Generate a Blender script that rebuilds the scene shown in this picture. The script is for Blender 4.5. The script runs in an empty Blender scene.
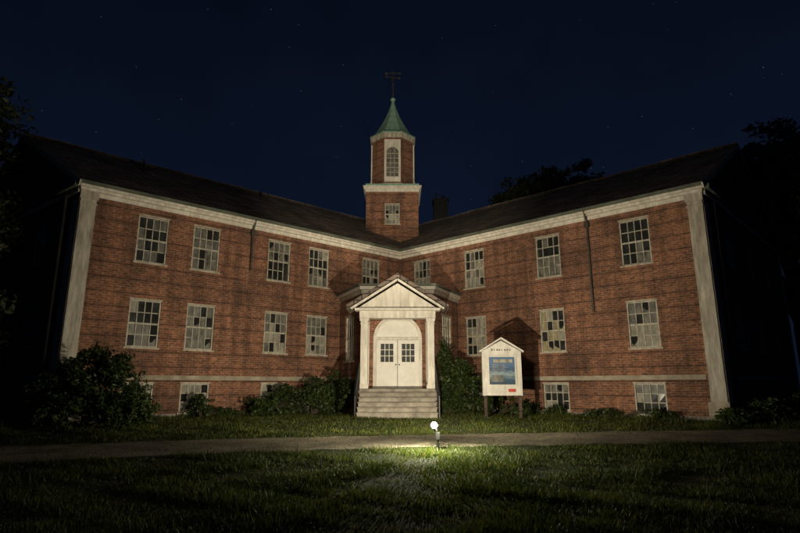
import bpy, bmesh, math, random
import numpy as np
from mathutils import Vector, Matrix
random.seed(7); rng=np.random.default_rng(11)
scene=bpy.context.scene
COL=scene.collection

# ------------------------------------------------------------ materials
def new_mat(name):
    m=bpy.data.materials.new(name); m.use_nodes=True
    nt=m.node_tree; b=nt.nodes["Principled BSDF"]
    return m,nt,b
def ramp(nt,fac,stops):
    r=nt.nodes.new("ShaderNodeValToRGB")
    while len(r.color_ramp.elements)<len(stops): r.color_ramp.elements.new(0.5)
    for e,(p,c) in zip(r.color_ramp.elements,stops):
        e.position=p; e.color=(c[0],c[1],c[2],1)
    nt.links.new(fac,r.inputs[0]); return r.outputs[0]
def noise(nt,scale,detail=6,vec=None,rough=.6):
    n=nt.nodes.new("ShaderNodeTexNoise"); n.inputs["Scale"].default_value=scale
    n.inputs["Detail"].default_value=detail; n.inputs["Roughness"].default_value=rough
    if vec is not None: nt.links.new(vec,n.inputs["Vector"])
    return n.outputs["Fac"]
def geo(nt):
    return nt.nodes.new("ShaderNodeNewGeometry").outputs["Position"]
def mapping(nt,vec,scale):
    m=nt.nodes.new("ShaderNodeMapping"); m.inputs["Scale"].default_value=scale
    nt.links.new(vec,m.inputs["Vector"]); return m.outputs[0]
def bump(nt,b,h,strength=.4,dist=.02):
    bp=nt.nodes.new("ShaderNodeBump"); bp.inputs["Strength"].default_value=strength; bp.inputs["Distance"].default_value=dist
    nt.links.new(h,bp.inputs["Height"]); nt.links.new(bp.outputs[0],b.inputs["Normal"])
def mixc(nt,a,b,fac,mode='MIX'):
    m=nt.nodes.new("ShaderNodeMix"); m.data_type='RGBA'; m.blend_type=mode
    for sock,val in ((m.inputs[6],a),(m.inputs[7],b)):
        if hasattr(val,'is_linked'): nt.links.new(val,sock)
        else: sock.default_value=(*val,1)
    if isinstance(fac,(int,float)): m.inputs[0].default_value=fac
    else: nt.links.new(fac,m.inputs[0])
    return m.outputs[2]
def simple(name,c1,c2,scale=3,rough=.7,metal=0,bs=.2,streak=None,spec=None):
    m,nt,b=new_mat(name); p=geo(nt)
    if streak: p=mapping(nt,p,streak)
    n=noise(nt,scale,8,p,.65)
    nt.links.new(ramp(nt,n,[(.32,c1),(.68,c2)]),b.inputs["Base Color"])
    b.inputs["Roughness"].default_value=rough; b.inputs["Metallic"].default_value=metal
    if spec is not None: b.inputs["Specular IOR Level"].default_value=spec
    if bs: bump(nt,b,n,bs,.01)
    return m
def brick_mat(name,c1,c2,mort):
    m,nt,b=new_mat(name)
    uv=nt.nodes.new("ShaderNodeUVMap").outputs[0]
    br=nt.nodes.new("ShaderNodeTexBrick"); nt.links.new(uv,br.inputs["Vector"])
    br.inputs["Scale"].default_value=1; br.inputs["Brick Width"].default_value=.23; br.inputs["Row Height"].default_value=.085
    br.inputs["Mortar Size"].default_value=.011; br.inputs["Mortar Smooth"].default_value=.2; br.inputs["Bias"].default_value=-.05
    br.inputs["Color1"].default_value=(*c1,1); br.inputs["Color2"].default_value=(*c2,1); br.inputs["Mortar"].default_value=(*mort,1)
    sx=nt.nodes.new("ShaderNodeSeparateXYZ"); nt.links.new(uv,sx.inputs[0])
    d=nt.nodes.new("ShaderNodeMath"); d.operation='DIVIDE'; nt.links.new(sx.outputs[1],d.inputs[0]); d.inputs[1].default_value=.51
    f=nt.nodes.new("ShaderNodeMath"); f.operation='FRACT'; nt.links.new(d.outputs[0],f.inputs[0])
    g=nt.nodes.new("ShaderNodeMath"); g.operation='LESS_THAN'; nt.links.new(f.outputs[0],g.inputs[0]); g.inputs[1].default_value=1/6
    nz=noise(nt,1.2,3,geo(nt))
    h=nt.nodes.new("ShaderNodeMath"); h.operation='MULTIPLY'; nt.links.new(g.outputs[0],h.inputs[0]); nt.links.new(nz,h.inputs[1])
    c=mixc(nt,br.outputs["Color"],(c2[0]*.35,c2[1]*.4,c2[2]*.45),h.outputs[0])
    n1=noise(nt,.5,8,geo(nt),.72)
    c=mixc(nt,c,ramp(nt,n1,[(.33,(.5,.5,.5)),(.5,(.9,.88,.87)),(.68,(1.2,1.15,1.08))]),1.0,'MULTIPLY')
    n2=noise(nt,1.0,6,mapping(nt,geo(nt),(2.6,2.6,.3)),.6)
    c=mixc(nt,c,ramp(nt,n2,[(.36,(.5,.5,.5)),(.56,(1,1,1))]),.8,'MULTIPLY')
    n3=noise(nt,7,3,mapping(nt,geo(nt),(1,1,2.2)),.6)
    c=mixc(nt,c,ramp(nt,n3,[(.35,(.6,.57,.55)),(.65,(1.3,1.3,1.3))]),.9,'MULTIPLY')
    nt.links.new(c,b.inputs["Base Color"]); b.inputs["Roughness"].default_value=.88
    inv=nt.nodes.new("ShaderNodeMath"); inv.operation='SUBTRACT'; inv.inputs[0].default_value=1; nt.links.new(br.outputs["Fac"],inv.inputs[1])
    bump(nt,b,inv.outputs[0],.6,.01)
    return m
M={}
M['brick']=brick_mat('brick',(.33,.127,.066),(.185,.070,.042),(.29,.235,.17))
M['brick_dark']=brick_mat('brick_dark',(.09,.04,.03),(.06,.03,.02),(.1,.09,.08))
M['trim']=simple('white_trim',(.46,.42,.35),(.78,.75,.67),2.2,.55,streak=(3,3,.6))
M['wtrim']=simple('weathered_trim',(.22,.19,.14),(.60,.56,.47),2.0,.6,streak=(3,3,.5))
M['board']=simple('painted_board',(.42,.40,.36),(.62,.60,.54),3,.5,streak=(2,2,.7))
M['door']=simple('white_door_paint',(.66,.64,.58),(.80,.78,.72),3,.5)
M['stone']=simple('stone_band',(.22,.19,.14),(.44,.39,.30),2.5,.85,bs=.4)
M['concrete']=simple('concrete',(.15,.13,.11),(.36,.33,.27),3,.9,bs=.5)
M['copper']=simple('green_copper',(.15,.30,.23),(.32,.50,.40),2.5,.6,streak=(3,3,.7))
M['gutter']=simple('old_gutter',(.05,.06,.045),(.15,.165,.125),1.2,.6)
M['iron']=simple('black_iron',(.01,.01,.01),(.03,.03,.03),8,.45,.6)
M['pipe']=simple('dark_pipe',(.03,.028,.024),(.08,.07,.055),3,.6)
M['wframe']=simple('window_frame',(.24,.22,.17),(.62,.58,.48),4,.6,streak=(2,2,2))
M['sill']=simple('window_sill',(.26,.23,.17),(.62,.57,.47),3,.7,streak=(2,2,1))
M['glass']=simple('glass_dark',(.008,.009,.010),(.05,.052,.048),2.2,.15,bs=0,spec=.4)
M['dglass']=simple('door_glass',(.02,.024,.025),(.06,.065,.06),3,.5,bs=0,spec=.15)
M['glassd']=simple('glass_dirty',(.03,.03,.027),(.21,.205,.175),3.2,.5,bs=0,streak=(1.5,1.5,.8))
M['glassp']=simple('glass_blind',(.11,.105,.085),(.40,.38,.31),2.6,.65,bs=0,streak=(2.5,2.5,1))
M['void']=simple('void_dark',(.004,.004,.004),(.008,.008,.008),5,.9,bs=0)
M['glassl']=simple('glass_yellowed',(.13,.115,.065),(.42,.37,.22),2.8,.6,bs=0,streak=(2.5,2.5,1))
m,nt,b=new_mat('roof_shingles'); uv=nt.nodes.new("ShaderNodeUVMap").outputs[0]
br=nt.nodes.new("ShaderNodeTexBrick"); nt.links.new(uv,br.inputs["Vector"]); br.inputs["Scale"].default_value=1
br.inputs["Brick Width"].default_value=.6; br.inputs["Row Height"].default_value=.26; br.inputs["Mortar Size"].default_value=.022
br.inputs["Color1"].default_value=(.26,.21,.175,1); br.inputs["Color2"].default_value=(.10,.082,.07,1); br.inputs["Mortar"].default_value=(.02,.018,.016,1)
n=noise(nt,.6,7,geo(nt),.7)
nt.links.new(mixc(nt,br.outputs["Color"],ramp(nt,n,[(.3,(.4,.4,.4)),(.7,(1.5,1.45,1.4))]),1.0,'MULTIPLY'),b.inputs["Base Color"])
b.inputs["Roughness"].default_value=.92; bump(nt,b,br.outputs["Color"],.7,.03); M['roof']=m

# ------------------------------------------------------------ mesh builder
def empty(name):
    e=bpy.data.objects.new(name,None); COL.objects.link(e); return e
class MB:
    def __init__(s): s.v=[];s.f=[];s.m=[];s.mats=[]
    def mi(s,k):
        if k not in s.mats: s.mats.append(k)
        return s.mats.index(k)
    def face(s,pts,k):
        i=len(s.v); s.v+= [tuple(p) for p in pts]; s.f.append(tuple(range(i,i+len(pts)))); s.m.append(s.mi(k))
    def solid(s,a,b,k):
        i=len(s.v); n=len(a); s.v+=[tuple(p) for p in a]+[tuple(p) for p in b]; mi=s.mi(k)
        c=sum((Vector(p) for p in list(a)+list(b)),Vector())/(2*n)
        fs=[tuple(range(i,i+n)),tuple(range(i+2*n-1,i+n-1,-1))]
        for j in range(n): fs.append((i+j,i+(j+1)%n,i+n+(j+1)%n,i+n+j)[::-1])
        P=[Vector(p) for p in a]; nrm=Vector((0,0,0))
        for j in range(n): nrm+= (P[j]-P[0]).cross(P[(j+1)%n]-P[0])
        if nrm.dot(sum(P,Vector())/n-c)<0: fs=[f[::-1] for f in fs]
        s.f+=fs; s.m+=[mi]*len(fs)
    def obj(s,name,parent=None,smooth=False,bevel=0):
        me=bpy.data.meshes.new(name); me.from_pydata(s.v,[],s.f)
        for k in s.mats: me.materials.append(M[k])
        me.polygons.foreach_set("material_index",s.m)
        uv=me.uv_layers.new(name="UVMap")
        Z=Vector((0,0,1))
        for p in me.polygons:
            n=p.normal
            if abs(n.z)>.98: t=Vector((1,0,0)); w=Vector((0,1,0))
            else:
                t=Z.cross(n).normalized(); w=n.cross(t).normalized()
                if w.z<0: w=-w
            for li in p.loop_indices:
                co=me.vertices[me.loops[li].vertex_index].co
                uv.data[li].uv=(co.dot(t),co.dot(w) if abs(n.z)>.02 else co.z)
        if smooth: me.polygons.foreach_set("use_smooth",[True]*len(me.polygons))
        me.update()
        o=bpy.data.objects.new(name,me); COL.objects.link(o)
        if parent: o.parent=parent
        if bevel:
            bv=o.modifiers.new("bv",'BEVEL'); bv.width=bevel; bv.segments=1
        return o
class Fr:
    def __init__(s,o,d,flip=False):
        s.o=Vector((o[0],o[1],0)); s.d=Vector((d[0],d[1],0)).normalized()
        s.n=Vector((s.d.y,-s.d.x,0))*( -1 if flip else 1)
    def p(s,a,n,z): return s.o+s.d*a+s.n*n+Vector((0,0,z))
def fbox(mb,F,s0,s1,n0,n1,z0,z1,k):
    mb.solid([F.p(s0,n0,z0),F.p(s1,n0,z0),F.p(s1,n1,z0),F.p(s0,n1,z0)],[F.p(s0,n0,z1),F.p(s1,n0,z1),F.p(s1,n1,z1),F.p(s0,n1,z1)],k)
def fprism(mb,F,pts,n0,n1,k):
    mb.solid([F.p(a,n0,z) for a,z in pts],[F.p(a,n1,z) for a,z in pts],k)
def beam(mb,p0,p1,w,h,k,up=Vector((0,0,1))):
    p0=Vector(p0);p1=Vector(p1);d=(p1-p0).normalized(); r=d.cross(up)
    if r.length<1e-4: r=d.cross(Vector((0,1,0)))
    r.normalize(); u=r.cross(d).normalized()
    q=lambda p:[p-r*w/2-u*h/2,p+r*w/2-u*h/2,p+r*w/2+u*h/2,p-r*w/2+u*h/2]
    mb.solid(q(p0),q(p1),k)
def tube(mb,p0,p1,r0,r1,k,n=8):
    p0=Vector(p0);p1=Vector(p1);d=(p1-p0).normalized(); a=d.cross(Vector((0,0,1)))
    if a.length<1e-3: a=Vector((1,0,0))
    a.normalize(); b=d.cross(a)
    c=lambda p,r:[p+(a*math.cos(t)+b*math.sin(t))*r for t in [2*math.pi*i/n for i in range(n)]]
    mb.solid(c(p0,r0),c(p1,r1),k)
def lathe(mb,c,prof,n,k,rot=0):
    i=len(mb.v); mi=mb.mi(k)
    for z,r in prof:
        for j in range(n):
            t=2*math.pi*j/n+rot; mb.v.append((c[0]+r*math.cos(t),c[1]+r*math.sin(t),c[2]+z))
    for a in range(len(prof)-1):
        for j in range(n):
            mb.f.append((i+a*n+j,i+a*n+(j+1)%n,i+(a+1)*n+(j+1)%n,i+(a+1)*n+j)); mb.m.append(mi)
    mb.f.append(tuple(i+j for j in range(n))[::-1]); mb.m.append(mi)
    mb.f.append(tuple(i+(len(prof)-1)*n+j for j in range(n))); mb.m.append(mi)
def facade(mb,F,L,z0,z1,wins,k='brick',dep=.13):
    xs=sorted({0,L,*[c-w/2 for c,w,a,b in wins],*[c+w/2 for c,w,a,b in wins]})
    zs=sorted({z0,z1,*[a for c,w,a,b in wins],*[b for c,w,a,b in wins]})
    for i in range(len(xs)-1):
        for j in range(len(zs)-1):
            cx=(xs[i]+xs[i+1])/2; cz=(zs[j]+zs[j+1])/2
            if any(abs(cx-c)<w/2 and a<cz<b for c,w,a,b in wins): continue
            q=[F.p(xs[i],0,zs[j]),F.p(xs[i+1],0,zs[j]),F.p(xs[i+1],0,zs[j+1]),F.p(xs[i],0,zs[j+1])]
            nn=(q[1]-q[0]).cross(q[2]-q[0])
            mb.face(q if nn.dot(F.n)>0 else q[::-1],k)
    for c,w,a,b in wins:
        l,r=c-w/2,c+w/2
        for (s0,za,s1,zb) in ((l,a,l,b),(r,a,r,b),(l,a,r,a),(l,b,r,b)):
            mb.face([F.p(s0,0,za),F.p(s1,0,zb),F.p(s1,-dep-.02,zb),F.p(s0,-dep-.02,za)],k)
def window(fr,gl,F,c,w,zb,zt,cols=4,rows=4,style='mix',sill=True):
    l,r=c-w/2,c+w/2; f=.05
    fbox(fr,F,l+.004,l+f,-.13,-.03,zb+.004,zt-.004,'wframe'); fbox(fr,F,r-f,r-.004,-.13,-.03,zb+.004,zt-.004,'wframe')
    fbox(fr,F,l+f,r-f,-.13,-.028,zt-f,zt-.004,'wframe'); fbox(fr,F,l+f,r-f,-.13,-.028,zb+.004,zb+f,'wframe')
    if sill:
        fbox(fr,F,l-.06,r+.06,-.03,.05,zb-.06,zb-.002,'sill')
        fbox(fr,F,l-.02,r+.02,-.001,.02,zt+.002,zt+.045,'sill')
    il,ir,ib,it=l+f,r-f,zb+f,zt-f
    cw=(ir-il)/cols; ch=(it-ib)/rows; mw=.014
    for i in range(1,cols):
        for j in range(rows):
            if random.random()<.04: continue
            fbox(fr,F,il+i*cw-mw,il+i*cw+mw,-.12,-.06,ib+j*ch+.0005,ib+(j+1)*ch-.0005,'wframe')
    for j in range(1,rows):
        if rows%2==0 and j==rows//2:
            fbox(fr,F,il+.001,ir-.001,-.118,-.05,ib+j*ch-.03,ib+j*ch+.03,'wframe')
        else:
            for i in range(cols):
                if random.random()<.08: continue
                fbox(fr,F,il+i*cw+.001,il+(i+1)*cw-.001,-.118,-.063,ib+j*ch-mw,ib+j*ch+mw,'wframe')
    base={'dark':[['glass','glass'],['glass','glassd']],'mix':[['glassd','glass'],['glassd','glassd'],['glass','glassd']],'pale':[['glassp','glassd'],['glassd','glassp'],['glassp','glassp']],'yellow':[['glassl','glassl']]}[style]
    sash=random.choice(base)
    for i in range(cols):
        for j in range(rows):
            k=sash[0 if j<rows/2 else 1]
            u=random.random()
            broken=False
            if u<.10: k='glass'
            elif u<.20: k='void'
            elif u<.28: broken=True
            elif u<.34 and style!='dark': k='glassp'
            elif u<.44: k='glassd'
            t=lambda:random.uniform(-.007,.007)
            x0,x1,y0,y1=il+i*cw,il+(i+1)*cw,ib+j*ch,ib+(j+1)*ch
            q=[F.p(x0,-.10+t(),y0),F.p(x1,-.10+t(),y0),F.p(x1,-.10+t(),y1),F.p(x0,-.10+t(),y1)]
            if broken:   # black hole behind, jagged shard in front
                q=[p-F.n*.012 for p in q]
            nn=(q[1]-q[0]).cross(q[2]-q[0])
            gl.face(q if nn.dot(F.n)>0 else q[::-1],'void' if broken else k)
            if broken:
                a,b2=random.uniform(.25,.8),random.uniform(.2,.75)
                sh=[F.p(x0,-.098,y0),F.p(x1,-.098,y0),F.p(x1,-.098,y0+ch*a),F.p(x0+cw*b2,-.098,y0+ch*a*.4),F.p(x0,-.098,y0+ch*b2)]
                gl.face(sh,k if k!='void' else 'glassd')

# ------------------------------------------------------------ building
B=empty('brick_building')
walls=MB();trim=MB();wfr=MB();wgl=MB();roof=MB();gut=MB()
LO=Vector((-11,17.5)); RO=Vector((10.55,17.74)); CO=Vector((0,27.3))
FL=Fr(LO,CO-LO); LL=(CO-LO).length
FRt=Fr(RO,CO-RO,flip=True); RL=(CO-RO).length
FLe=Fr(LO,(-.8,.6),flip=True); FRe=Fr(RO,(.7,.714))
if FL.n.y>0: FL.n=-FL.n
if FRt.n.y>0: FRt.n=-FRt.n
if FLe.n.x>0: FLe.n=-FLe.n
if FRe.n.x<0: FRe.n=-FRe.n
W=1.08; U=(5.82,7.56); G=(2.75,4.44); BS=(.47,1.5)
def mk(cs,lv,w=W): return [(c,w,*lv) for c in cs]
lc=[2.43,4.46,7.69,9.73,12.8]; rc=[2.35,5.89,9.6,12.75]
lw=mk(lc,U)+mk(lc[:4],G)+mk(lc[:4],BS); rw=mk(rc,U)+mk(rc[:3],G)+mk([2.35,5.89,9.6],BS)
facade(walls,FL,LL,-.3,8.2,lw); facade(walls,FRt,RL,-.3,8.2,rw)
stL={(2.43,U):'dark',(4.46,U):'mix',(7.69,U):'dark',(9.73,U):'mix',(12.8,U):'pale',(2.43,G):'mix',(4.46,G):'mix',(7.69,G):'pale',(9.73,G):'pale'}
stR={(2.35,U):'dark',(5.89,U):'mix',(9.6,U):'pale',(12.75,U):'pale',(2.35,G):'pale',(5.89,G):'yellow',(9.6,G):'pale'}  # one ground-floor window has plain yellowish panes
for c,w,a,b in lw: window(wfr,wgl,FL,c,w,a,b,style=stL.get((c,(a,b)),'pale'),rows=4 if b-a>1.2 else 3)
for c,w,a,b in rw: window(wfr,wgl,FRt,c,w,a,b,style=stR.get((c,(a,b)),'mix'),rows=4 if b-a>1.2 else 3)
ew=mk([3.2,6.5,9.8],U)+mk([3.2,6.5,9.8],G)
for F in (FLe,FRe):
    facade(walls,F,13,-.3,8.2,ew)
    for c,w,a,b in ew: window(wfr,wgl,F,c,w,a,b,style='dark')
    q=[F.p(0,0,8.2),F.p(13,0,8.2),F.p(6.5,0,11.9)]; walls.face(q,'brick')
    fbox(walls,F,5.9,7.1,-.005,.03,9.4,10.6,'void')
for F,L,e,cs in ((FL,LL,0,lc),(FRt,RL,.004,rc)):
    fbox(trim,F,.50,L+.0,.0,.05,7.88+e,8.02+e,'trim')
    fbox(trim,F,-.10,L-.0,.0,.20,8.02+e,8.11+e,'trim')
    fbox(trim,F,-.13,L-.05,.0,.30,8.11+e,8.2+e,'trim')
    fbox(gut,F,-.2,L-.1,.29,.42,8.2+e,8.30+e,'gutter')
    fbox(trim,F,.50,L,.0,.05,1.62+e,1.78+e,'stone')
    fbox(trim,F,.0,L,.0,.035,-.3,.43+e,'concrete')
    fbox(trim,F,-.04,.44,.0,.09,.9,7.75+e,'wtrim'); fbox(trim,F,-.08,.498,.0,.14,7.75,8.018+e,'wtrim')
    fbox(trim,F,-.10,.52,.0,.16,.45,.9,'stone'); fbox(trim,F,-.06,.47,.0,.12,7.55,7.62,'wtrim')
for F in (FLe,FRe):
    fbox(trim,F,.0,.55,.0,.07,.9,7.74,'wtrim'); fbox(trim,F,-.02,13.3,.0,.16,7.95,8.12,'wtrim'); fbox(gut,F,-.1,1.5,.02,.32,8.125,8.3,'gutter')
    fbox(trim,F,.6,13,.0,.05,1.62,1.79,'stone'); fbox(trim,F,12.5,13.07,.0,.09,.3,7.94,'wtrim')
def isect(p,d,q,e):
    det=d.x*(-e.y)+e.x*d.y; r=q-p
    t=(r.x*(-e.y)+e.x*r.y)/det; return p+d*t
def v2(v): return Vector((v.x,v.y))
pL=v2(FL.p(-.18,.40,0)); pR=v2(FRt.p(-.18,.40,0))
EC=isect(pL,v2(FL.d),pR,v2(FRt.d))
rL=v2(FLe.p(6.3,.2,0)); rR=v2(FRe.p(6.3,.2,0)); RC=isect(rL,v2(FL.d),rR,v2(FRt.d))
bL=v2(FLe.p(13.4,.3,0)); bR=v2(FRe.p(13.4,.3,0)); BC=isect(bL,v2(FL.d),bR,v2(FRt.d))
Z=lambda p,z:Vector((p.x,p.y,z))
ze,zr,zb=8.3,11.95,8.25
roof.face([Z(pL,ze),Z(EC,ze),Z(RC,zr),Z(rL,zr)],'roof'); roof.face([Z(EC,ze),Z(pR,ze),Z(rR,zr),Z(RC,zr)],'roof')
roof.face([Z(rL,zr),Z(RC,zr),Z(BC,zb),Z(bL,zb)],'roof'); roof.face([Z(RC,zr),Z(rR,zr),Z(bR,zb),Z(BC,zb)],'roof')
for r_ in (rL,rR):     # ridge caps, slightly uneven
    A=Z(r_,zr+.02);C_=Z(RC,zr+.02); N=14
    pts=[A.lerp(C_,i/N)+Vector((0,0,random.uniform(-.02,.03) if 0<i<N else 0)) for i in range(N+1)]
    for i in range(N): beam(roof,pts[i],pts[i+1],.26,.07,'roof')
for p,r,bk in ((pL,rL,bL),(pR,rR,bR)):
    beam(trim,Z(p,ze-.13),Z(r,zr-.13),.06,.2,'wtrim'); beam(trim,Z(r,zr-.14),Z(bk,zb-.14),.06,.2,'wtrim')
for F,e in ((FLe,BC),(FRe,BC)):
    a=F.p(13,0,0); walls.face([(a.x,a.y,-.3),(e.x,e.y-.5,-.3),(e.x,e.y-.5,8.2),(a.x,a.y,8.2)],'brick')
for F,s,z1,z0 in ((FL,6.35,8.15,6.1),(FRt,4.1,8.15,4.2)):
    tube(gut,F.p(s,.3,8.2),F.p(s,.09,7.75),.04,.04,'pipe'); tube(gut,F.p(s,.09,7.75),F.p(s,.09,z0),.045,.045,'pipe')
    fbox(gut,F,s-.09,s+.09,.04,.18,7.58,7.78,'pipe')
tube(gut,FLe.p(.9,.16,8),FLe.p(.9,.12,.4),.05,.05,'pipe'); tube(gut,FRe.p(.9,.16,8),FRe.p(.9,.12,.4),.05,.05,'pipe')
for x,y,z in ((-11.5,22.4,11.0),(-7.6,27.6,11.4),(6.5,28.5,11.0)):
    tube(gut,(x,y,z-1.2),(x,y,z+.35),.05,.05,'iron')
bx=-.1
Bp=Vector((bx-1.48,22.2)); Cp=Vector((bx+1.48,22.2))
Ap=Vector((-2.8,CO.y-.8909*2.8)); Dp=Vector((2.7,CO.y-.906*2.7))
Ff=Fr(Bp,Cp-Bp); FbL=Fr(Bp,Ap-Bp); FbR=Fr(Cp,Dp-Cp)
if FbL.n.x>0: FbL.n=-FbL.n
if FbR.n.x<0: FbR.n=-FbR.n
if Ff.n.y>0: Ff.n=-Ff.n
bwL=(Ap-Bp).length; bwR=(Dp-Cp).length
facade(walls,Ff,2.96,-.3,5.5,[])
for F,L in ((FbL,bwL),(FbR,bwR)):
    ws=[(L*.52,1.15,2.45,4.42)]
    facade(walls,F,L,-.3,5.5,ws)
    for c,w,a,b in ws: window(wfr,wgl,F,c,w,a,b,style='pale')
    fbox(trim,F,-.0,L,.0,.06,5.2,5.36,'wtrim'); fbox(trim,F,-.1,L,.0,.16,5.36,5.5,'trim'); fbox(gut,F,-.15,L,.0,.24,5.5,5.6,'gutter')
    fbox(trim,F,.0,L,.0,.05,1.625,1.785,'stone')
fbox(trim,Ff,0,2.96,.0,.058,5.202,5.358,'wtrim'); fbox(trim,Ff,-.1,3.06,.0,.157,5.363,5.497,'trim'); fbox(gut,Ff,-.1,3.06,.0,.235,5.503,5.597,'gutter')
roof.face([(Bp.x-.1,Bp.y-.1,5.6),(Cp.x+.1,Cp.y-.1,5.6),(Dp.x,Dp.y,5.65),(CO.x,CO.y,5.8),(Ap.x,Ap.y,5.65)],'roof')
# ------- portico
po=MB(); pr=MB()
FP=Fr((bx,20.95),(1,0))
if FP.n.y>0: FP.n=-FP.n
for sx in (-1,1):
    c=sx*1.3
    fbox(po,FP,c-.14,c+.14,-.28,0,1.30,3.95,'trim')
    fbox(po,FP,c-.18,c+.18,-.32,.04,1.302,1.46,'trim'); fbox(po,FP,c-.18,c+.18,-.32,.04,3.90,4.02,'trim'); fbox(po,FP,c-.16,c+.16,-.30,.02,3.78,3.83,'trim')
    fbox(po,FP,c-.14,c+.14,-1.245,-1.15,1.3,4.02,'trim')
    fbox(po,FP,c-.13,c+.13,-1.20,-.29,4.03,4.3,'trim')
    beam(pr,(bx+sx*1.82,20.74,4.36),(bx,20.74,5.52),.12,.08,'trim')
fbox(po,FP,-1.5,1.5,-.30,.0,4.02,4.30,'trim')
fbox(po,FP,-1.68,1.68,-.32,.16,4.30,4.40,'trim')
fbox(po,FP,-1.16,1.16,-1.24,-.305,4.10,4.14,'trim')
fprism(po,FP,[(-1.6,4.40),(1.6,4.40),(0,5.42)],-.28,-.02,'trim')
for sx in (-1,1):
    a=[Vector((bx+sx*2.0,20.66,4.35)),Vector((bx,20.66,5.61)),Vector((bx,20.66,5.77)),Vector((bx+sx*2.0,20.66,4.50))]
    pr.solid(a,[p+Vector((0,1.6,0)) for p in a],'roof')
fbox(po,FP,-1.5,1.5,-1.24,.12,.1,1.30,'concrete')
st=MB()
n=6; rise=1.0/n
for i in range(n-1):
    z=1.30-rise*(i+1); y1=.12+.3*i
    fbox(st,FP,-1.42,1.42,y1,y1+.3,.05,z,'concrete'); fbox(st,FP,-1.45,1.45,y1-.02 if i==0 else y1+.001,y1+.33,z,z+.035,'concrete')
st.obj('entrance_steps',B,bevel=.01)
ra=MB()
for sx in (-1,1):
    x=bx+sx*1.47
    P=[Vector((x,20.8,2.24)),Vector((x,19.15,1.25))]
    beam(ra,P[0],P[1],.06,.07,'iron'); beam(ra,P[0]-Vector((0,0,.78)),P[1]-Vector((0,0,.70)),.04,.05,'iron')
    for t in np.linspace(0,1,11):
        q=P[0].lerp(P[1],t); h=.74 if 0<t<1 else .99
        r=.016 if 0<t<1 else .035
        tube(ra,q,q-Vector((0,0,h+ .02)),r,r,'iron',6)
    for k in range(6):
        a0,a1=k*.5,(k+1)*.5; cc=P[1]+Vector((0,0,-.08)); f=lambda a:cc+Vector((0,-math.sin(a)*.09,math.cos(a)*.08))
        tube(ra,f(a0),f(a1),.026,.026,'iron',6)
ra.obj('hand_rails',B)
dr=MB(); FD=Fr((bx,22.2),(1,0)); 
if FD.n.y>0: FD.n=-FD.n
R=.87; zs=3.30
arc=[(R*math.cos(t),zs+R*math.sin(t)) for t in np.linspace(0,math.pi,25)]
fprism(dr,FD,[(-R,1.30),(R,1.30)]+arc,.0,.02,'door')
outer=[((R+.13)*math.cos(t),zs+(R+.13)*math.sin(t)) for t in np.linspace(0,math.pi,25)]
for i in range(24): fprism(dr,FD,[arc[i],outer[i],outer[i+1],arc[i+1]],.0,.11,'trim')
for sx in (-1,1):
    a,b=sorted((sx*R,sx*(R+.13))); fbox(dr,FD,a,b,.0,.112,1.30,zs,'trim')
fbox(dr,FD,-R,R,.02,.10,zs-.04,zs+.06,'trim')
fbox(dr,FD,-.13,.13,.0,.14,zs+R-.02,zs+R+.12,'trim')
for sx in (-1,1):
    l,r=sorted((sx*.012,sx*.855))
    for (u0,u1,w0,w1) in ((l,l+.16,1.33,3.25),(r-.16,r,1.33,3.25),(l+.16,r-.16,3.1,3.25),(l+.16,r-.16,2.22,2.36),(l+.16,r-.16,1.33,1.53),(l+.16,r-.16,1.84,1.92)):
        fbox(dr,FD,u0,u1,.02,.075,w0,w1,'door')
    fbox(dr,FD,l+.16,r-.16,.02,.035,1.53,1.84,'door'); fbox(dr,FD,l+.16,r-.16,.02,.035,1.92,2.22,'door')
    fbox(dr,FD,l+.21,r-.21,.035,.055,1.58,1.79,'door'); fbox(dr,FD,l+.21,r-.21,.035,.055,1.97,2.17,'door')
    fbox(dr,FD,l+.16,r-.16,.02,.03,2.36,3.1,'dglass')
    wd=(r-l-.32)
    for i in (1,2): fbox(dr,FD,l+.16+wd*i/3-.012,l+.16+wd*i/3+.012,.03,.06,2.36,3.1,'door')
    for j in (1,2): fbox(dr,FD,l+.16,r-.16,.03,.058,2.36+.74*j/3-.012,2.36+.74*j/3+.012,'door')
    tube(dr,FD.p(sx*.07,.075,2.25),FD.p(sx*.07,.13,2.25),.03,.03,'iron')
fbox(dr,FD,-.012,.012,.02,.03,1.33,3.25,'iron')
dr.obj('entrance_door',B); po.obj('portico',B,bevel=.008); pr.obj('portico_roof',B)
# ------- cupola
cu=MB(); cx=-.45
cy0,cy1,hw=29.5,32.6,1.52
Fc=Fr((cx-hw,cy0),(1,0)); 
if Fc.n.y>0: Fc.n=-Fc.n
cw=[(hw,.86,10.5,11.7)]
facade(walls,Fc,2*hw,8.0,12.5,cw)
window(wfr,wgl,Fc,hw,.86,10.5,11.7,style='pale',cols=4,rows=4)
walls.face([(cx-hw,cy0,8),(cx-hw,cy1,8),(cx-hw,cy1,12.5),(cx-hw,cy0,12.5)],'brick')
walls.face([(cx+hw,cy0,8),(cx+hw,cy1,8),(cx+hw,cy1,12.5),(cx+hw,cy0,12.5)],'brick')
walls.face([(cx-hw,cy1,8),(cx+hw,cy1,8),(cx+hw,cy1,12.5),(cx-hw,cy1,12.5)],'brick')
def slab(mb,o,z0,z1,k):
    mb.solid([(cx-hw-o,cy0-o,z0),(cx+hw+o,cy0-o,z0),(cx+hw+o,cy1+o,z0),(cx-hw-o,cy1+o,z0)],[(cx-hw-o,cy0-o,z1),(cx+hw+o,cy0-o,z1),(cx+hw+o,cy1+o,z1),(cx-hw-o,cy1+o,z1)],k)
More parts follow.
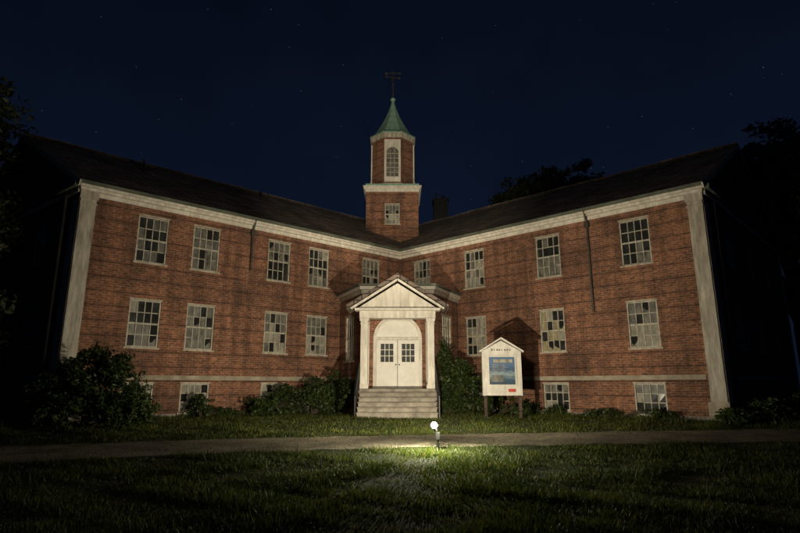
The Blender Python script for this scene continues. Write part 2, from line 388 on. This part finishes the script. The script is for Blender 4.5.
slab(cu,.05,12.45,12.6,'trim'); slab(cu,.12,12.6,12.7,'trim'); slab(cu,.18,12.7,12.8,'trim'); slab(cu,.05,12.8,12.95,'copper')
cy=(cy0+cy1)/2; af=1.25; Ro=af/math.cos(math.pi/8); rot=math.pi/8
lathe(walls,(cx,cy,0),[(12.9,Ro),(16.05,Ro)],8,'brick',rot)
lathe(cu,(cx,cy,0),[(12.95,Ro+.05),(13.1,Ro+.05)],8,'trim',rot)
lathe(cu,(cx,cy,0),[(16.05,Ro+.04),(16.22,Ro+.04),(16.22,Ro+.11),(16.34,Ro+.11)],8,'wtrim',rot)
fw=af*math.tan(math.pi/8)
for ang in (0,math.pi/2,math.pi,-math.pi/2):
    nx,ny=math.sin(ang),-math.cos(ang); F8=Fr((cx+nx*af,cy+ny*af),(-ny,nx)); F8.n=Vector((nx,ny,0))
    a=.36; z0,z1=13.5,15.05
    ar=[(a*math.cos(t),z1+a*math.sin(t)) for t in np.linspace(0,math.pi,17)]
    fbox(cu,F8,-fw+.03,-a,.0,.07,13.2,z1,'trim'); fbox(cu,F8,a,fw-.03,.0,.07,13.2,z1,'trim'); fbox(cu,F8,-a,a,.0,.07,13.2,z0,'trim')
    fbox(cu,F8,-a-.08,a+.08,.07,.11,z0-.08,z0,'trim')
    xo=fw-.03
    for i in range(16):
        (a0,b0),(a1,b1)=ar[i],ar[i+1]
        fprism(cu,F8,[(a0,b0),(a1,b1),(a1,15.9),(a0,15.9)],.0,.07,'trim')
    fbox(cu,F8,-xo,-a,.0,.07,z1,15.9,'trim'); fbox(cu,F8,a,xo,.0,.07,z1,15.9,'trim')
    fprism(cu,F8,[(-a,z0),(a,z0)]+ar,.0,.012,'glassd')
    for i in (1,2): fbox(cu,F8,-a+.72*i/3-.014,-a+.72*i/3+.014,.012,.04,z0,z1+.25,'wframe')
    for j in range(1,6): fbox(cu,F8,-a,a,.012,.038,z0+j*.3-.014,z0+j*.3+.014,'wframe')
lathe(cu,(cx,cy,0),[(16.34,Ro+.16),(16.42,Ro+.14),(16.62,1.22),(16.95,1.0),(17.4,.74),(18.0,.44),(18.6,.22),(19.05,.1),(19.15,.1)],8,'copper',rot)
lathe(cu,(cx,cy,19.15),[(0,.05),(.04,.13),(.12,.17),(.2,.13),(.25,.05)],12,'copper')
tube(cu,(cx,cy,19.3),(cx,cy,21.35),.05,.03,'pipe')
beam(cu,(cx-.42,cy-.1,20.85),(cx+.42,cy+.1,20.85),.035,.035,'pipe'); beam(cu,(cx-.1,cy+.4,20.85),(cx+.1,cy-.4,20.85),.035,.035,'pipe')
beam(cu,(cx-.45,cy,21.15),(cx+.4,cy,21.15),.03,.04,'pipe')
cu.solid([(cx+.38,cy,21.05),(cx+.58,cy,21.15),(cx+.38,cy,21.25)],[(cx+.38,cy+.02,21.05),(cx+.58,cy+.02,21.15),(cx+.38,cy+.02,21.25)],'pipe')
cu.solid([(cx-.5,cy,21.05),(cx-.32,cy,21.1),(cx-.32,cy,21.2),(cx-.5,cy,21.27)],[(cx-.5,cy+.02,21.05),(cx-.32,cy+.02,21.1),(cx-.32,cy+.02,21.2),(cx-.5,cy+.02,21.27)],'pipe')
for a,b in ((cx-.42,cy-.1),(cx+.42,cy+.1)): beam(cu,(a,b,20.78),(a,b,20.95),.1,.02,'pipe')
lathe(cu,(cx,cy,20.3),[(0,.03),(.05,.09),(.1,.03)],8,'pipe')
cu.obj('cupola',B)
ch=MB(); hx,hy=2.9,36.4
ch.solid([(hx-.5,hy-.5,9),(hx+.5,hy-.5,9),(hx+.5,hy+.5,9),(hx-.5,hy+.5,9)],[(hx-.5,hy-.5,14.2),(hx+.5,hy-.5,14.2),(hx+.5,hy+.5,14.2),(hx-.5,hy+.5,14.2)],'iron')
ch.solid([(hx-.58,hy-.58,14.2),(hx+.58,hy-.58,14.2),(hx+.58,hy+.58,14.2),(hx-.58,hy+.58,14.2)],[(hx-.58,hy-.58,14.36),(hx+.58,hy-.58,14.36),(hx+.58,hy+.58,14.36),(hx-.58,hy+.58,14.36)],'iron')
tube(ch,(hx-.3,hy,14.3),(hx-.3,hy,15.0),.03,.03,'iron'); beam(ch,(hx-.7,hy,14.75),(hx+.4,hy,14.85),.03,.03,'iron'); tube(ch,(hx+.2,hy,14.3),(hx+.2,hy,14.7),.12,.12,'iron')
ch.obj('chimney',B)
walls.obj('walls',B); trim.obj('trim_and_cornice',B); wfr.obj('window_frames',B); wgl.obj('window_panes',B); roof.obj('roof',B); gut.obj('gutters_and_pipes',B)

# ------------------------------------------------------------ ground, path
def gz(y): return .3*np.clip((np.asarray(y,float)-8)/11,0,1)
def yc(x): return np.interp(x,[-60,-14,-9,-4,0,6,12,60],[-14,8.8,10.9,12.45,13.2,14.0,14.6,17.5])
def hwid(x): return np.interp(x,[-20,-9,0,12],[1.5,1.35,1.1,1.3])
m,nt,b=new_mat('soil_and_turf'); p=geo(nt); n1=noise(nt,1.2,8,p,.7); n2=noise(nt,22,6,p,.7)
c=mixc(nt,ramp(nt,n1,[(.35,(.022,.035,.008)),(.65,(.05,.06,.018))]),ramp(nt,n2,[(.3,(.5,.5,.5)),(.7,(1.4,1.3,1.1))]),1.,'MULTIPLY')
nt.links.new(c,b.inputs["Base Color"]); b.inputs["Roughness"].default_value=1; bump(nt,b,n2,.8,.05); M['turf']=m
m,nt,b=new_mat('gravel'); p=geo(nt); n1=noise(nt,1.3,6,p,.6)
vo=nt.nodes.new("ShaderNodeTexVoronoi"); vo.inputs["Scale"].default_value=34; nt.links.new(p,vo.inputs["Vector"])
c=mixc(nt,ramp(nt,n1,[(.35,(.20,.17,.125)),(.65,(.40,.35,.255))]),ramp(nt,vo.outputs["Color"],[(.1,(.45,.45,.45)),(.9,(1.5,1.45,1.35))]),1.,'MULTIPLY')
nt.links.new(c,b.inputs["Base Color"]); b.inputs["Roughness"].default_value=.95; bump(nt,b,vo.outputs["Distance"],1,.03); M['gravel']=m
g=MB(); ys=[-150,-20,2,8,19,40,120,600]
for i in range(len(ys)-1):
    z0,z1=float(gz(ys[i])),float(gz(ys[i+1])); g.face([(-600,ys[i],z0),(600,ys[i],z0),(600,ys[i+1],z1),(-600,ys[i+1],z1)],'turf')
g.obj('ground')
pa=MB(); xs=np.arange(-26,40,.25)
for i in range(len(xs)-1):
    cols=[]
    for x in (xs[i],xs[i+1]):
        w=.07*math.sin(x*3.1)+.06*math.sin(x*7.3+1)+.04*math.sin(x*17)
        y0=yc(x)-hwid(x)+w; y1=yc(x)+hwid(x)+.06*math.sin(x*4.3+2)+.05*math.sin(x*11)
        cols.append([(x,y,float(gz(y))+.012) for y in np.linspace(y0,y1,5)])
    for j in range(4): pa.face([cols[0][j],cols[1][j],cols[1][j+1],cols[0][j+1]],'gravel')
pa.obj('gravel_path')

# grass
m,nt,b=new_mat('grass_blades'); at=nt.nodes.new("ShaderNodeAttribute"); at.attribute_name='rnd'
n1=noise(nt,.9,5,geo(nt),.6)
c=ramp(nt,at.outputs["Fac"],[(0,(.035,.06,.010)),(.6,(.08,.12,.018)),(.85,(.12,.14,.025)),(1,(.20,.17,.06))])
c=mixc(nt,c,ramp(nt,n1,[(.35,(.55,.6,.55)),(.65,(1.3,1.2,1.0))]),1.,'MULTIPLY')
nt.links.new(c,b.inputs["Base Color"]); b.inputs["Roughness"].default_value=.6
tr=nt.nodes.new("ShaderNodeBsdfTranslucent"); nt.links.new(c,tr.inputs[0]); mx=nt.nodes.new("ShaderNodeMixShader"); mx.inputs[0].default_value=.45
out=nt.nodes["Material Output"]; nt.links.new(b.outputs[0],mx.inputs[1]); nt.links.new(tr.outputs[0],mx.inputs[2]); nt.links.new(mx.outputs[0],out.inputs[0]); M['grass']=m
def tri_mesh(name,V,attr,mat,nper=3,parent=None):
    N=len(V)//nper; me=bpy.data.meshes.new(name)
    me.vertices.add(len(V)); me.vertices.foreach_set('co',V.astype(np.float32).ravel())
    me.loops.add(len(V)); me.loops.foreach_set('vertex_index',np.arange(len(V),dtype=np.int32))
    me.polygons.add(N); me.polygons.foreach_set('loop_start',np.arange(0,len(V),nper,dtype=np.int32))
    try: me.polygons.foreach_set('loop_total',np.full(N,nper,dtype=np.int32))
    except Exception: pass
    a=me.attributes.new('rnd','FLOAT','POINT'); a.data.foreach_set('value',np.repeat(attr,nper).astype(np.float32))
    me.materials.append(mat); me.update(calc_edges=True); me.validate()
    o=bpy.data.objects.new(name,me); COL.objects.link(o)
    if parent: o.parent=parent
    return o
def pts_in(y0,y1,dens):
    A=(y1-y0)*2*(y1*.82+2.5); n=int(A*dens); y=rng.uniform(y0,y1,n); x=rng.uniform(-1,1,n)*(y1*.82+2.5)
    k=np.abs(x)<y*.82+2.5; return x[k],y[k]
X_,Y_=[],[]
for y0,y1,d in ((4.5,8,1500),(8,12,1000),(12,16,600),(16,21,420),(21,26,250)):
    x,y=pts_in(y0,y1,d); X_.append(x);Y_.append(y)
x=np.concatenate(X_);y=np.concatenate(Y_)
ed=np.abs(y-yc(x))-hwid(x)
pn=np.sin(x*2.1+np.sin(y*1.7)*2)*np.sin(y*1.3+x*.6)+.5*np.sin(x*5.3+y*3.1)*np.sin(y*6.1)
keep=(ed>rng.normal(0.02,.09,len(x)))|((rng.random(len(x))<.025)&(ed>-.9))
dl=(x-LO.x)*FL.n.x+(y-LO.y)*FL.n.y; drr=(x-RO.x)*FRt.n.x+(y-RO.y)*FRt.n.y
inL=(dl<.06)&((x-LO.x)*FLe.n.x+(y-LO.y)*FLe.n.y<0.05); inR=(drr<.06)&((x-RO.x)*FRe.n.x+(y-RO.y)*FRe.n.y<.05)
keep&=~(inL|inR)&~((np.abs(x-bx)<1.5)&(y>19.3))
keep&=(rng.random(len(x))<.85+.25*pn)
x,y,pn=x[keep],y[keep],pn[keep]; n=len(x)
hgt=(.05+.03*np.clip(pn,-1,1.2))*rng.uniform(.5,1.7,n); wallish=np.clip(1-np.minimum(np.abs(dl[keep]),np.abs(drr[keep]))/1.2,0,1)
hgt*=1+2.9*wallish*rng.random(n); tall=rng.random(n)<.01; hgt[tall]*=2.2
wd=rng.uniform(.004,.009,n)*np.interp(y,[5,20],[1,2.2]); an=rng.uniform(0,2*np.pi,n); la=rng.uniform(0,2*np.pi,n); ln=hgt*rng.uniform(.1,.9,n)
z=gz(y)-.005; V=np.zeros((n,3,3))
V[:,0]=np.stack([x-wd*np.cos(an),y-wd*np.sin(an),z],1); V[:,1]=np.stack([x+wd*np.cos(an),y+wd*np.sin(an),z],1)
V[:,2]=np.stack([x+ln*np.cos(la),y+ln*np.sin(la),z+hgt],1)
tri_mesh('grass',V.reshape(-1,3),rng.random(n),M['grass'])

# ------------------------------------------------------------ foliage
def leafmat(name,stops,tl=.3):
    m,nt,b=new_mat(name); at=nt.nodes.new("ShaderNodeAttribute"); at.attribute_name='rnd'
    c=ramp(nt,at.outputs["Fac"],stops); nt.links.new(c,b.inputs["Base Color"]); b.inputs["Roughness"].default_value=.55
    tr=nt.nodes.new("ShaderNodeBsdfTranslucent"); nt.links.new(c,tr.inputs[0]); mx=nt.nodes.new("ShaderNodeMixShader"); mx.inputs[0].default_value=tl
    nt.links.new(b.outputs[0],mx.inputs[1]); nt.links.new(tr.outputs[0],mx.inputs[2]); nt.links.new(mx.outputs[0],nt.nodes["Material Output"].inputs[0]); return m
M['leaf']=leafmat('leaves',[(0,(.014,.028,.005)),(.7,(.042,.07,.013)),(1,(.085,.11,.02))])
M['leafd']=leafmat('leaves_dark',[(0,(.012,.018,.006)),(1,(.06,.075,.025))],.2)
M['bark']=simple('bark',(.03,.022,.015),(.09,.07,.05),6,.95,bs=.6,streak=(4,4,1))
def leaves(centers,radii,nper,size,flat=.7):
    C=np.repeat(centers,nper,0); Rr=np.repeat(radii,nper)[:,None]; n=len(C)
    d=rng.normal(size=(n,3)); d/=np.linalg.norm(d,axis=1)[:,None]; d*=(rng.random((n,1))**.45)*Rr; d[:,2]*=flat
    P=C+d; a=rng.normal(size=(n,3)); a/=np.linalg.norm(a,axis=1)[:,None]; b=np.cross(a,rng.normal(size=(n,3))); b/=np.linalg.norm(b,axis=1)[:,None]
    s=size*rng.uniform(.6,1.4,(n,1)); V=np.stack([P-a*s,P+b*s*.45,P+a*s,P-b*s*.45],1); return V
def plant(name,base,blobs,nclump,nper,size,clr,mat,trunk=0,tr_r=.2,stems=8):
    E=empty(name); cs=[];rs=[]
    for (c,r) in blobs:
        c=np.array(c,float);r=np.array(r,float); k=int(nclump*(r.prod()**(1/3))/sum(np.prod(q[1])**(1/3) for q in blobs))+1
        d=rng.normal(size=(k,3)); d/=np.linalg.norm(d,axis=1)[:,None]; d*=(rng.uniform(.35,1.08,(k,1))); cs.append(c+d*r); rs.append(clr*rng.uniform(.5,1.3,k))
    cs=np.concatenate(cs);rs=np.concatenate(rs); cs[:,2]=np.maximum(cs[:,2],base[2]+.1)
    V=leaves(cs,rs,nper,size); V[:,:,2]=np.maximum(V[:,:,2],base[2]-.02)
    at=np.clip(np.repeat(rng.random(len(cs)),nper)*.6+rng.random(len(cs)*nper)*.4,0,1)
    tri_mesh('foliage',V.reshape(-1,3),at,M[mat],4,E)
    mb=MB(); b0=Vector(base)
    if trunk:
        p=b0-Vector((0,0,.3)); top=b0+Vector((.2,.1,trunk)); mid=b0+Vector((-.1,.15,trunk*.5))
        tube(mb,p,mid,tr_r*1.3,tr_r,'bark',10); tube(mb,mid,top,tr_r,tr_r*.7,'bark',10); src=[mid,top]
    else: src=[b0-Vector((0,0,.05))]
    idx=rng.choice(len(cs),min(stems,len(cs)),False)
    for i in idx:
        t=Vector(cs[i]); s=random.choice(src); m_=s.lerp(t,.5)+Vector((random.uniform(-.1,.1),random.uniform(-.1,.1),.12*(t-s).length))
        r=tr_r*.45 if trunk else .022
        tube(mb,s,m_,r,r*.6,'bark',6); tube(mb,m_,t,r*.6,r*.2,'bark',5)
    mb.obj('branches',E); return E
gy=lambda y: float(gz(y))
plant('bush',(-9.0,15.7,gy(15.7)),[((-9.5,15.7,1.05),(1.2,.8,.85)),((-8.4,15.8,1.2),(1.05,.8,.9)),((-9.1,15.9,1.9),(.85,.6,.65)),((-7.7,15.7,.8),(.8,.6,.5)),((-8.2,15.7,2.0),(.35,.3,.4))],330,46,.06,.26,'leaf',stems=34)
plant('bush',(2.1,23.2,.3),[((1.95,22.9,1.4),(.55,.5,1.2)),((2.75,22.8,1.25),(.7,.5,1.05)),((1.8,22.8,2.6),(.34,.3,.6)),((2.5,22.6,2.1),(.3,.3,.4))],230,40,.07,.22,'leaf',stems=26)
plant('bush',(-3.6,22.4,.3),[((-4.4,21.9,.85),(.9,.5,.6)),((-3.3,22.4,1.05),(.8,.6,.75)),((-2.5,22.7,1.15),(.65,.5,.85)),((-5.4,21.1,.6),(.6,.4,.35))],250,36,.065,.22,'leaf',stems=24)
plant('bush',(-7.2,19.9,.3),[((-7.2,19.9,.65),(.4,.3,.4)),((-6.5,20.5,.45),(.5,.3,.2))],60,30,.06,.16,'leaf',stems=8)
plant('bush',(3.9,22.4,.3),[((3.8,22.4,.7),(.9,.4,.4)),((4.9,21.8,.55),(.6,.3,.28)),((5.9,21.2,.45),(.5,.3,.2))],120,30,.06,.16,'leaf',stems=10)
plant('bush',(7.6,19.6,.3),[((7.3,19.9,.42),(.7,.3,.18)),((8.8,18.6,.45),(.6,.3,.2))],60,30,.05,.12,'leaf',stems=10)
plant('bush',(10.3,16.9,.3),[((10.2,16.8,.5),(.6,.4,.25)),((11.6,17.2,.6),(.7,.5,.38)),((12.8,18.0,.7),(.8,.5,.45))],130,30,.06,.18,'leaf',stems=10)
plant('tree',(21.8,23.2,.3),[((21.8,23.2,9.0),(3.4,3,4.0)),((19.6,22.6,5.8),(2.2,1.8,2.4)),((22.5,23,12.2),(3.2,3,2.6)),((20.2,24.0,10.6),(2.0,2.0,2.6)),((24,21,5),(4,3,3)),((19.8,20.8,2.6),(2.2,2,1.9))],520,64,.15,.7,'leafd',trunk=7,tr_r=.4,stems=26)
plant('tree',(29.5,39,.3),[((28.5,39,15.5),(4.0,4,4.5)),((31.5,39,18.0),(4.5,4,4.5)),((26.5,38,12.5),(3,3,3.5))],330,60,.24,1.0,'leafd',trunk=10,tr_r=.45,stems=24)
plant('tree',(-18.9,18.8,.3),[((-18.9,19.0,8.2),(2.6,2.4,3.6)),((-17.0,19.6,11.2),(1.8,1.4,2.2)),((-19.4,19.6,12.6),(2.8,2.4,2.6)),((-16.0,19.3,7.2),(1.3,1.0,1.8)),((-15.6,18.0,3.0),(1.9,1.3,2.2))],480,60,.13,.6,'leafd',trunk=7,tr_r=.35,stems=24)
plant('tree',(14.5,52,.3),[((13.2,52,18.5),(3.4,3.2,3.6)),((17.2,52,20.6),(3.6,3.2,3.4)),((15,52,14),(5.5,4,4))],300,60,.28,1.1,'leafd',trunk=13,tr_r=.5,stems=20)

# ------------------------------------------------------------ notice board
S=MB(); FS=Fr((3.62,19.3),(1,.03)); 
if FS.n.y>0: FS.n=-FS.n
m,nt,b=new_mat('poster'); sp=nt.nodes.new("ShaderNodeSeparateXYZ"); nt.links.new(geo(nt),sp.inputs[0])
mr=nt.nodes.new("ShaderNodeMapRange"); mr.inputs[1].default_value=1.45; mr.inputs[2].default_value=2.4; nt.links.new(sp.outputs[2],mr.inputs[0])
ns=noise(nt,6,5,mapping(nt,geo(nt),(1,1,3)),.6); ad=nt.nodes.new("ShaderNodeMath"); ad.operation='MULTIPLY_ADD'; nt.links.new(ns,ad.inputs[0]); ad.inputs[1].default_value=.5; nt.links.new(mr.outputs[0],ad.inputs[2])
nt.links.new(ramp(nt,ad.outputs[0],[(.2,(.03,.05,.07)),(.45,(.05,.09,.14)),(.65,(.22,.28,.30)),(.8,(.04,.08,.15)),(1,(.08,.14,.24))]),b.inputs["Base Color"]); b.inputs["Roughness"].default_value=.35; M['poster']=m
m,nt,b=new_mat('red_paper'); b.inputs["Base Color"].default_value=(.42,.05,.03,1); M['red']=m
h=.70
fprism(S,FS,[(-h,1.08),(h,1.08),(h,2.62),(0,3.0),(-h,2.62)],-.12,0,'board')
for sx in (-1,1):
    fbox(S,FS,*sorted((sx*h,sx*(h-.09))),0,.03,1.08,2.60,'board')
    fbox(S,FS,*sorted((sx*.52,sx*.46)),.0,.045,1.40,2.48,'board')
    fbox(S,FS,*sorted((sx*.66,sx*.56)),-.11,-.01,.1,1.08,'brick_dark')
    a=[FS.p(sx*(h+.09),.09,2.58),FS.p(0,.09,3.06),FS.p(0,.09,3.12),FS.p(sx*(h+.09),.09,2.64)]
    bq=[FS.p(sx*(h+.09),-.22,2.58),FS.p(0,-.22,3.06),FS.p(0,-.22,3.12),FS.p(sx*(h+.09),-.22,2.64)]
    S.solid(a,bq,'board')
fbox(S,FS,-h+.09,h-.09,0,.028,1.08,1.18,'board')
fbox(S,FS,-.46,.46,.0,.045,2.42,2.48,'board'); fbox(S,FS,-.46,.46,.0,.045,1.40,1.46,'board')
fbox(S,FS,-.46,.46,.0,.015,1.46,2.42,'poster')
fbox(S,FS,-.38,.05,.015,.02,1.55,1.78,'glassd'); fbox(S,FS,-.3,.38,.015,.02,2.22,2.34,'glassp')
for i in range(5): fbox(S,FS,-.34,.1+.05*(i%3),.015,.019,2.14-i*.05,2.155-i*.05,'glassp')
fbox(S,FS,.2,.46,.028,.034,1.2,1.31,'red')
for i,wl in enumerate((.06,.03,.07,.05,.03,.06,.05,.04)):
    fbox(S,FS,-.36+i*.093,-.36+i*.093+wl,.0,.006,2.64,2.70,'gutter')
S.obj('notice_board')

# ------------------------------------------------------------ flood lamp on stake
lx,ly=.74,11.8; lz0=gy(ly); hz=.62
m,nt,b=new_mat('lamp_glow'); b.inputs["Base Color"].default_value=(1,1,1,1); b.inputs["Emission Color"].default_value=(1,.95,.70,1); b.inputs["Emission Strength"].default_value=2700; M['glow']=m
m,nt,b=new_mat('lamp_housing'); b.inputs["Base Color"].default_value=(.006,.006,.006,1); b.inputs["Roughness"].default_value=.8; b.inputs["Specular IOR Level"].default_value=.1; M['house']=m
Lp=empty('flood_lamp'); l=MB()
tube(l,(lx+.07,ly+.02,lz0-.1),(lx+.06,ly+.02,hz-.16),.018,.018,'house'); beam(l,(lx+.06,ly+.02,hz-.30),(lx+.06,ly+.02,hz-.15),.08,.08,'house')
beam(l,(lx+.06,ly+.02,hz-.17),(lx-.01,ly-.03,hz-.09),.035,.03,'house')
tube(l,(lx,ly+.06,hz-.022),(lx,ly+.06,hz-.012),.10,.10,'house',20)  # flap added under the beam, keeps its light off the near ground
tube(l,(lx+.035,ly-.01,hz-.13),(lx+.03,ly+.03,hz-.02),.01,.01,'house',6)
l.obj('stand',Lp)
gb=MB(); pr_=[(-.062*math.cos(t),max(.062*math.sin(t),.001)) for t in np.linspace(0,math.pi,21)]
lathe(gb,(lx-.02,ly-.11,hz+.0),pr_,36,'glow'); gb.obj('bulb',Lp,smooth=True)
tb=MB(); tube(tb,(lx-.01,ly-.04,hz-.085),(lx-.018,ly-.095,hz-.05),.03,.03,'house',12); tb.obj('socket',Lp)
sd=bpy.data.lights.new('flood_beam','SPOT'); sd.energy=2700; sd.color=(1,.86,.63); sd.spot_size=math.radians(170); sd.spot_blend=1.0; sd.shadow_soft_size=.008
so=bpy.data.objects.new('flood_beam',sd); COL.objects.link(so); so.location=(lx,ly+.06,hz)
d=Vector((-.05,1,.2)); so.rotation_euler=d.to_track_quat('-Z','Y').to_euler(); so.parent=Lp
def spot(name,loc,d,e,size,blend,soft):
    s=bpy.data.lights.new(name,'SPOT'); s.energy=e; s.color=(1,.85,.62); s.spot_size=math.radians(size); s.spot_blend=blend; s.shadow_soft_size=soft
    o=bpy.data.objects.new(name,s); COL.objects.link(o); o.location=loc; o.rotation_euler=Vector(d).to_track_quat('-Z','Y').to_euler()
spot('added_facade_fill',(.4,9.6,3.8),(0,1,.5),1250,160,.9,.3)  # added fill spot without a fixture, brightens the facade
spot('added_cupola_fill',(0,3.2,3.9),(-.01,1,.36),10000,38,.8,.3)  # added spot, no lamp there; brightens cupola and upper inner corner

# ------------------------------------------------------------ night sky
w=bpy.data.worlds.new("World"); scene.world=w; w.use_nodes=True; nt=w.node_tree
bg=nt.nodes["Background"]; tc=nt.nodes.new("ShaderNodeTexCoord").outputs["Generated"]
sp=nt.nodes.new("ShaderNodeSeparateXYZ"); nt.links.new(tc,sp.inputs[0])
sky=ramp(nt,sp.outputs[2],[(0,(.0042,.0074,.0165)),(.3,(.0032,.0063,.0162)),(.5,(.0023,.0044,.0115)),(.8,(.0015,.0026,.006))])
cl=noise(nt,1.6,4,tc); sky=mixc(nt,sky,ramp(nt,cl,[(.3,(.6,.62,.65)),(.7,(1.25,1.25,1.25))]),1.,'MULTIPLY')
vo=nt.nodes.new("ShaderNodeTexVoronoi"); vo.inputs["Scale"].default_value=48; nt.links.new(tc,vo.inputs["Vector"])
stf=ramp(nt,vo.outputs["Distance"],[(.025,(1,1,1)),(.05,(0,0,0))]); vc=ramp(nt,vo.outputs["Color"],[(.3,(.004,.004,.006)),(.9,(.07,.075,.09))])
stars=mixc(nt,stf,vc,1.,'MULTIPLY'); nt.links.new(mixc(nt,sky,stars,1.,'ADD'),bg.inputs[0]); bg.inputs[1].default_value=1

cam=bpy.data.cameras.new('camera'); co=bpy.data.objects.new('camera',cam); COL.objects.link(co); co.location=(0,0,1.45); co.rotation_euler=(math.radians(90+12.5),0,0)
cam.lens=24; cam.sensor_width=36; cam.clip_end=3000; scene.camera=co
scene.view_settings.view_transform='Standard'; scene.view_settings.look='None'; scene.view_settings.exposure=0
